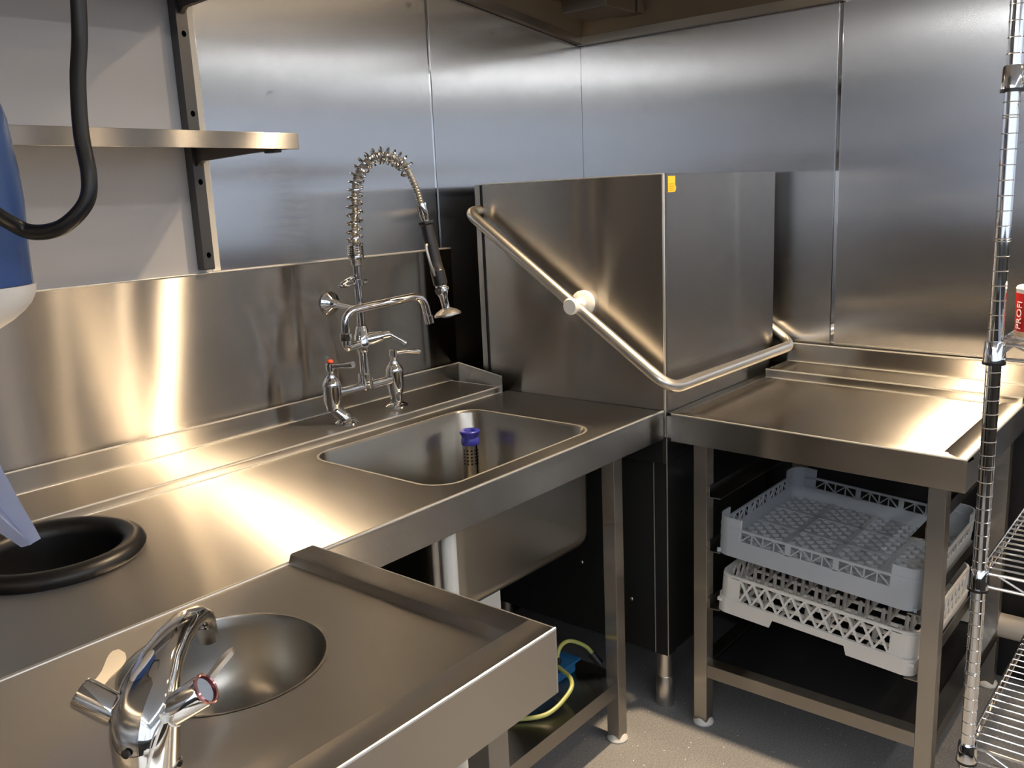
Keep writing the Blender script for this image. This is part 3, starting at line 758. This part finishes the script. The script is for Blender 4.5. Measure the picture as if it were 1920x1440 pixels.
def ring_wall(bm, half, z0, z1, r, th):
    o0 = rrect(-half,-half,half,half,r,z0); o1 = rrect(-half,-half,half,half,r,z1)
    i0 = rrect(-half+th,-half+th,half-th,half-th,max(r-th,.002),z0); i1 = rrect(-half+th,-half+th,half-th,half-th,max(r-th,.002),z1)
    loft(bm, [o0,o1,i1,i0,o0], False)
TILT = math.atan2(.036, .50)
# grey open rack
gr = thing('dish_rack', 'grey plastic dish rack with open lattice base, on the upper runner', 'dish rack')
b = B(); ring_wall(b, W/2, .0, .048, .035, .004); ring_wall(b, W/2+.002, .074, .080, .036, .006); obj('rack_wall', b, GREYRK, gr)
for o, a, n in sides(W):
    for lo_, hi_ in ((.030,.066),(.183,.197),(.301,.315),(.432,.468)):
        b = B(); p = o + a*((lo_+hi_)/2); bar(b, p + V((0,0,.046)) - n*.002, p + V((0,0,.076)) - n*.002, hi_-lo_, .004, n); obj('wall_post', b, GREYRK, gr)
for o, a, n in sides(W):
    b = B()
    for w0, w1 in ((.066,.183),(.197,.301),(.315,.432)):
        m_ = (w0+w1)/2; q = (w1-w0)/4
        for c in (w0+q, m_, w1-q): bar(b, o+a*c+V((0,0,.046))-n*.003, o+a*c+V((0,0,.076))-n*.003, .003, .004, n)
        for k in range(4):
            l, r2 = w0+q*k, w0+q*(k+1)
            z0_, z1_ = (.048,.075) if k % 2 == 0 else (.075,.048)
            bar(b, o+a*l+V((0,0,z0_))-n*.003, o+a*r2+V((0,0,z1_))-n*.003, .003, .004, n)
    obj('window_lattice', b, GREYRK, gr)
for sx in (-1, 1):
    for sy in (-1, 1):
        b = B(); h = W/2+.001; cx, cy = sx*(h-.035), sy*(h-.035)
        pts = []
        a0 = math.atan2(sy, sx)
        arc = [(cx+.035*math.cos(a0+(k-6)/6*PI/4), cy+.035*math.sin(a0+(k-6)/6*PI/4)) for k in range(13)]
        def ext(p, d_): return (p[0]+d_[0]*.03, p[1]+d_[1]*.03)
        e0, e1 = arc[0], arc[-1]
        dirs = [(-sx,0),(0,-sy)]
        f0 = dirs[0] if abs(abs(e0[1])-h) < .004 else dirs[1]; f1 = dirs[0] if abs(abs(e1[1])-h) < .004 else dirs[1]
        arc = [ext(e0,f0)] + arc + [ext(e1,f1)]
        inn = [(p[0]*.984, p[1]*.984) for p in arc]
        loft(b, [[(p[0],p[1],z) for p in arc] + [(p[0],p[1],z) for p in inn[::-1]] for z in (.046,.104)], True, True)
        obj('corner_post', b, GREYRK, gr, 40)
b = B(); n = 14
for i in range(-n+1, n):
    c = i*W/n
    # diagonal bars both ways, clipped to the square
    for s in (1, -1):
        pts = []
        h = W/2 - .004
        x0, x1 = max(-h, -h + c), min(h, h + c)
        if x1 - x0 < .03: continue
        p = V((x0, s*(x0-c), .006)); q = V((x1, s*(x1-c), .006))
        bar(b, p, q, .0055, .010, (0,0,1))
for k in range(1, 4):
    for s in (0, 1):
        c = -W/2 + W*k/4
        p, q = (V((c,-W/2+.004,.007)), V((c,W/2-.004,.007))) if s else (V((-W/2+.004,c,.007)), V((W/2-.004,c,.007)))
        bar(b, p, q, .014, .013, (0,0,1))
obj('base_lattice', b, GREYRK, gr)
place(gr, (-.712+W/2, -1.134, .4905), TILT)

# white peg rack
wr = thing('dish_rack', 'off-white plastic peg rack with diamond lattice sides, on the lower runner', 'dish rack')
b = B(); ring_wall(b, W/2-.004, .098, .106, .035, .006)
h = W/2
# lower solid skirt with a hand notch in the middle of each side
o0 = rrect(-h,-h,h,h,.03,0)
obj('top_rail', b, WHITRK, wr)
for o, a, n in sides(W):
    b = B(); o2 = o - n*.0
    poly = [(.0,.0),(.155,.0),(.162,.022),(.342,.022),(.349,.0),(W,.0),(W,.040),(0,.040)]
    poly = [(min(max(x,.028),W-.028), z) for x, z in poly]
    prism(b, [o2 + a*x + V((0,0,z)) for x, z in poly], -n*.004)
    obj('skirt', b, WHITRK, wr)
for sx in (-1,1):
    for sy in (-1,1):
        b = B(); a0 = math.atan2(sy,sx)
        def cornerarc(rad, hh, r): 
            return [(sx*(hh-r)+rad*math.cos(a0+(k-6)/6*PI/4), sy*(hh-r)+rad*math.sin(a0+(k-6)/6*PI/4)) for k in range(13)]
        oa, ia = cornerarc(.03, h, .03), cornerarc(.026, h, .03)
        loft(b, [[(p[0],p[1],z) for p in oa] + [(p[0],p[1],z) for p in ia[::-1]] for z in (0,.040)], True, True)
        oa, ia = cornerarc(.030, h-.004, .03), cornerarc(.026, h-.004, .03)
        loft(b, [[(p[0],p[1],z) for p in oa] + [(p[0],p[1],z) for p in ia[::-1]] for z in (.039,.100)], True, True)
        obj('rounded_corner', b, WHITRK, wr, 40)
for o, a, n in sides(W):
    b = B()
    bar(b, o + a*.028 + V((0,0,.0385)) - n*.003, o + a*(W-.028) + V((0,0,.0385)) - n*.003, .005, .009, n); obj('skirt_rim', b, WHITRK, wr)
    for lo_, hi_ in ((.028,.062),(.436,.470)):
        b = B(); p = o + a*((lo_+hi_)/2) - n*.006; bar(b, p + V((0,0,.040)), p + V((0,0,.100)), hi_-lo_, .004, n); obj('wall_post', b, WHITRK, wr)
for o, a, n in sides(W):
    b = B()
    nn = 11; w0, w1 = .062, .436; q = (w1-w0)/nn
    for k in range(nn):
        for s in (0, 1):
            l, r2 = w0+q*k, w0+q*(k+1)
            z0_, z1_ = (.040,.100) if s else (.100,.040)
            bar(b, o+a*l+V((0,0,z0_))-n*.007, o+a*r2+V((0,0,z1_))-n*.006, .0052, .006, n)
    obj('diamond_lattice', b, WHITRK, wr)
b = B(); n = 9
for k in range(n+1):
    c = -W/2+.006 + (W-.012)*k/n
    bar(b, (c,-W/2+.004,.030), (c,W/2-.004,.030), .006, .008, (0,0,1)); bar(b, (-W/2+.004,c,.0302), (W/2-.004,c,.0302), .006, .008, (0,0,1))
obj('base_grid', b, WHITRK, wr)
b = B(); lathe(b, [(0,.030),(.0060,.030),(.0048,.088),(.003,.094),(0,.095)], (0,0,0), seg=7)
peg0 = None
for i in range(8):
    for j in range(8):
        px, py = -W/2 + W*(i+1)/9, -W/2 + W*(j+1)/9
        if peg0 is None:
            peg0 = obj('peg', b, mat('peg_plastic', (.45,.44,.41), .5), wr); p = peg0
        else:
            p = peg0.copy(); COL.objects.link(p)
        p.location = (px, py, 0)
place(wr, (-.712+W/2, -1.134, .331), TILT)

# ------------------------------------------------------------------ chrome wire shelving at the right
ws_ = thing('wire_shelving', 'chrome wire shelving unit with ringed post at the right edge', 'shelving', (-.5, -1.8, 0))
PX0, PX1, PY0, PY1 = -.966, -.06, -1.553, -2.01
for (x, y) in ((PX0,PY0),(PX1,PY0),(PX0,PY1),(PX1,PY1)):
    b = B()
    tube(b, [(x,y,.02),(x,y,1.95)], .0125, 20)
    p = obj('post', b, CHROME, ws_)
    b = B()
    k = 0; z = .10
    while z < 1.94:
        tube(b, [(x+.0127*math.cos(2*PI*q/20), y+.0127*math.sin(2*PI*q/20), z) for q in range(20)], .0009, 5, closed=True)
        if k % 8 == 0:
            tube(b, [(x+.0127*math.cos(2*PI*q/20), y+.0127*math.sin(2*PI*q/20), z+.004) for q in range(20)], .0009, 5, closed=True)
        z += .0254; k += 1
    gv = obj('groove_rings', b, mat('bright_ring', (.95,.95,.95), .1, 1) if x == PX0 and y == PY0 else WIRE, p); gv['kind'] = 'stuff'
    obj('foot', lathe(B(), [(0,0),(.020,0),(.020,.006),(.010,.012),(.010,.025),(0,.025)], (x,y,0)), BLACKP, p)
SHZ = [(1.138, .0), (.712, 0), (.352, 0), (1.53+.0, 0)]
SHZ = [1.140, .712, .352, 1.60]
for zi, z in enumerate(SHZ):
    for (x, y) in ((PX0,PY0),(PX1,PY0),(PX0,PY1),(PX1,PY1)):
        c = obj('collar', lathe(B(), [(.0126,-.032),(.0185,-.032),(.0165,.004),(.0150,.006),(.0126,.006)], (x,y,z)), CHROME, ws_)
        obj('collar_ring', lathe(B(), [(.0126,-.036),(.0190,-.036),(.0190,-.031),(.0126,-.031)], (x,y,z)), BLACKP, c)
    b = B()
    for zz in (z, z-.026):
        for (p, q) in (((PX0,PY0),(PX1,PY0)),((PX1,PY0),(PX1,PY1)),((PX1,PY1),(PX0,PY1)),((PX0,PY1),(PX0,PY0))):
            d_ = (V(q)-V(p)).normalized()*.016
            tube(b, [(p[0]+d_.x,p[1]+d_.y,zz),(q[0]-d_.x,q[1]-d_.y,zz)], .0032, 8)
    # zig-zag trusses
    for (p, q) in (((PX0,PY0),(PX1,PY0)),((PX1,PY0),(PX1,PY1)),((PX1,PY1),(PX0,PY1)),((PX0,PY1),(PX0,PY0))):
        L_ = (V(q)-V(p)).length; n = max(2, int(L_/.055)); d_ = (V(q)-V(p)).normalized()
        pts = [(p[0]+d_.x*(.03+(L_-.06)*k/n), p[1]+d_.y*(.03+(L_-.06)*k/n), z-.001-.024*(k % 2)) for k in range(n+1)]
        tube(b, pts, .0022, 6)
    fr = obj('shelf_frame', b, WIRE, ws_)
    n = 30
    wm = None
    for k in range(n+1):
        x = PX0 + .022 + (PX1-PX0-.044)*k/n
        if wm is None:
            wb = B(); tube(wb, [(x,PY0-.002,z+.0035),(x,PY1+.002,z+.0035)], .0019, 6); wm = obj('shelf_wire', wb, WIRE, fr); x0_ = x
        else:
            w_ = wm.copy(); COL.objects.link(w_); w_.location = wm.location + V((x-x0_,0,0))
    for k in range(4):
        y = PY0 - .10 - .086*k
        wb = B(); tube(wb, [(PX0+.004,y,z-.001),(PX1-.004,y,z-.001)], .0028, 8); obj('support_wire', wb, WIRE, fr)

# can lying on its side on the top shelf
cz_ = 1.1455 + .0475
cb = V((-.922, -1.587, cz_))
can = thing('drinks_tub', 'white tub with red printed band on the wire shelf at right', 'tub', (cb.x, cb.y, 1.1455))
obj('tub_body', lathe(B(), [(0,0),(.044,0),(.046,.003),(.048,.085),(.049,.088),(.047,.092),(0,.092)], (cb.x+.02,cb.y-.03,1.1455), seg=48), CANWHITE, can)
cc = V((cb.x+.02, cb.y-.03, 1.1455))
va = math.atan2(-1.8958-cc.y, -2.6874-cc.x)
b = B()
def curved(bm, a0, a1, z0, z1, off):
    n = 14; A = [a0+(a1-a0)*k/n for k in range(n+1)]
    lo_ = [bm.verts.new((cc.x+(.0462+off)*math.cos(a), cc.y+(.0462+off)*math.sin(a), z0)) for a in A]
    hi_ = [bm.verts.new((cc.x+(.0482+off)*math.cos(a), cc.y+(.0482+off)*math.sin(a), z1)) for a in A]
    for k in range(n): bm.faces.new((lo_[k], lo_[k+1], hi_[k+1], hi_[k]))
b = B(); curved(b, va-1.75, va-.62, 1.1595, 1.2265, .0004); bmesh.ops.solidify(b, geom=b.faces[:], thickness=.0003); band = obj('printed_band', b, CANRED, can)
b = B(); curved(b, va-1.7, va+1.2, 1.1500, 1.1590, .0004); bmesh.ops.solidify(b, geom=b.faces[:], thickness=.0003); obj('printed_stripe', b, CREAM, can)
tcu = bpy.data.curves.new('letters', 'FONT'); tcu.body = 'PROFI'; tcu.size = .019; tcu.extrude = .0003
to = bpy.data.objects.new('letters', tcu); COL.objects.link(to)
bpy.context.view_layer.update()
tm = bpy.data.meshes.new_from_object(to.evaluated_get(bpy.context.evaluated_depsgraph_get()))
bpy.data.objects.remove(to)
aL = va - 1.02
for v in tm.vertices:   # reading upwards, wrapped on the tub
    u, w_, t_ = v.co.x, v.co.y, v.co.z
    a = aL - (w_-.007)/.048; rr = .0486 + t_ + .0002
    v.co = V((cc.x + rr*math.cos(a), cc.y + rr*math.sin(a), 1.163+u))
tm.materials.append(CANWHITE)
lt_ = bpy.data.objects.new('lettering', tm); COL.objects.link(lt_); lt_.parent = band
tm.transform(Matrix.Translation(-V(can.location)))

# beige pipe along the foot of the right wall
b = B(); tube(b, [(-.05,-1.30,.185),(-.05,-3.2,.185)], .034, 20); tag(obj('floor_pipe', b, PIPEM), 'beige pipe running low along the right wall behind the shelving', 'pipe')

# ------------------------------------------------------------------ paper dispenser, paper tail and hanging hose
dsx = -2.475
ds = thing('paper_dispenser', 'blue centrefeed paper dispenser with white domed base at left', 'dispenser', (dsx, -.68, 1.3))
prof = [(1.352,.262),(1.403,.263),(1.451,.266),(1.488,.265),(1.52,.262),(1.548,.260),(1.563,.256),(1.580,.246),(1.598,.215),(1.612,.15),(1.617,.06)]
def dsec(z, dep, w):
    out = [(dsx+.001, -.68-w, z)]
    n = 20
    for k in range(n+1):
        a = -PI/2 + PI*k/n
        out.append((dsx+.001 + max(.004, dep*abs(math.cos(a))**.55), -.68 + w*math.copysign(abs(math.sin(a))**.75, math.sin(a)), z))
    out.append((dsx+.001, -.68+w, z))
    return out
b = B(); loft(b, [dsec(z, d_, .118 if d_ > .1 else .10) for z, d_ in prof], True, True); obj('blue_cover', b, BLUED, ds, 50)
b = B(); loft(b, [dsec(1.3515, .2645, .1205)] + [dsec(1.350 - .088*math.sin(k*PI/26), .2645*math.cos(k*PI/26), .1205*math.cos(k*PI/26)) for k in range(12)], True, True); note(obj('domed_base', b, DOME, ds, 50), 'white domed base')
pp = B()
cxp = -2.405
rows = []
for k in range(15):
    t = k/14; z = 1.272 - .255*t
    w = .055*(1-t)**.7*(.6+.4*math.sin(3*t+.4)) + .012
    cx_ = cxp + .140*t; cy_ = -.680 - .028*t
    dx, dy = .94*w, -.34*w
    wav = .006*math.sin(5*t)
    rows.append([pp.verts.new((cx_-dx, cy_-dy+wav, z)), pp.verts.new((cx_-dx*.3, cy_-dy*.3-.010+wav, z+.004)), pp.verts.new((cx_+dx*.3, cy_+dy*.3+.006, z-.002)), pp.verts.new((cx_+dx, cy_+dy-.004, z+.006))])
for a, c in zip(rows, rows[1:]):
    for k in range(3): pp.faces.new((a[k], a[k+1], c[k+1], c[k]))
bmesh.ops.solidify(pp, geom=pp.faces[:], thickness=.0008)
tag(obj('paper_tail', pp, PAPER, None, 60), 'twisted pale blue paper tail hanging from the dispenser', 'paper')

b = B(); tube(b, spline([(-2.13,-.83,2.49),(-2.15,-.838,2.1),(-2.168,-.846,1.75),(-2.176,-.848,1.64),(-2.189,-.854,1.58),(-2.198,-.863,1.521),(-2.201,-.874,1.474),(-2.209,-.874,1.444),(-2.230,-.859,1.420),(-2.250,-.836,1.414),(-2.268,-.824,1.423),(-2.31,-.845,1.455),(-2.37,-.86,1.55),(-2.42,-.87,1.75),(-2.44,-.87,2.2),(-2.44,-.87,2.49)], 8), .0088, 14)
tag(obj('hanging_hose', b, RUBBER, None, 60), 'thick black rubber hose hanging in a loop at upper left', 'hose')

for base, g in (('dish_rack', 'dish racks on the runners of the outlet table'), ('downlight', 'ceiling downlights'), ('linear_light', 'linear ceiling lights'),
                ('wall_shelf', 'steel wall shelves above the sink'), ('reflection_blocker', 'unseen dark blockers added to darken steel reflections')):
    for o in bpy.data.objects:
        if o.parent is None and o.name.split('.')[0] == base: o['group'] = g
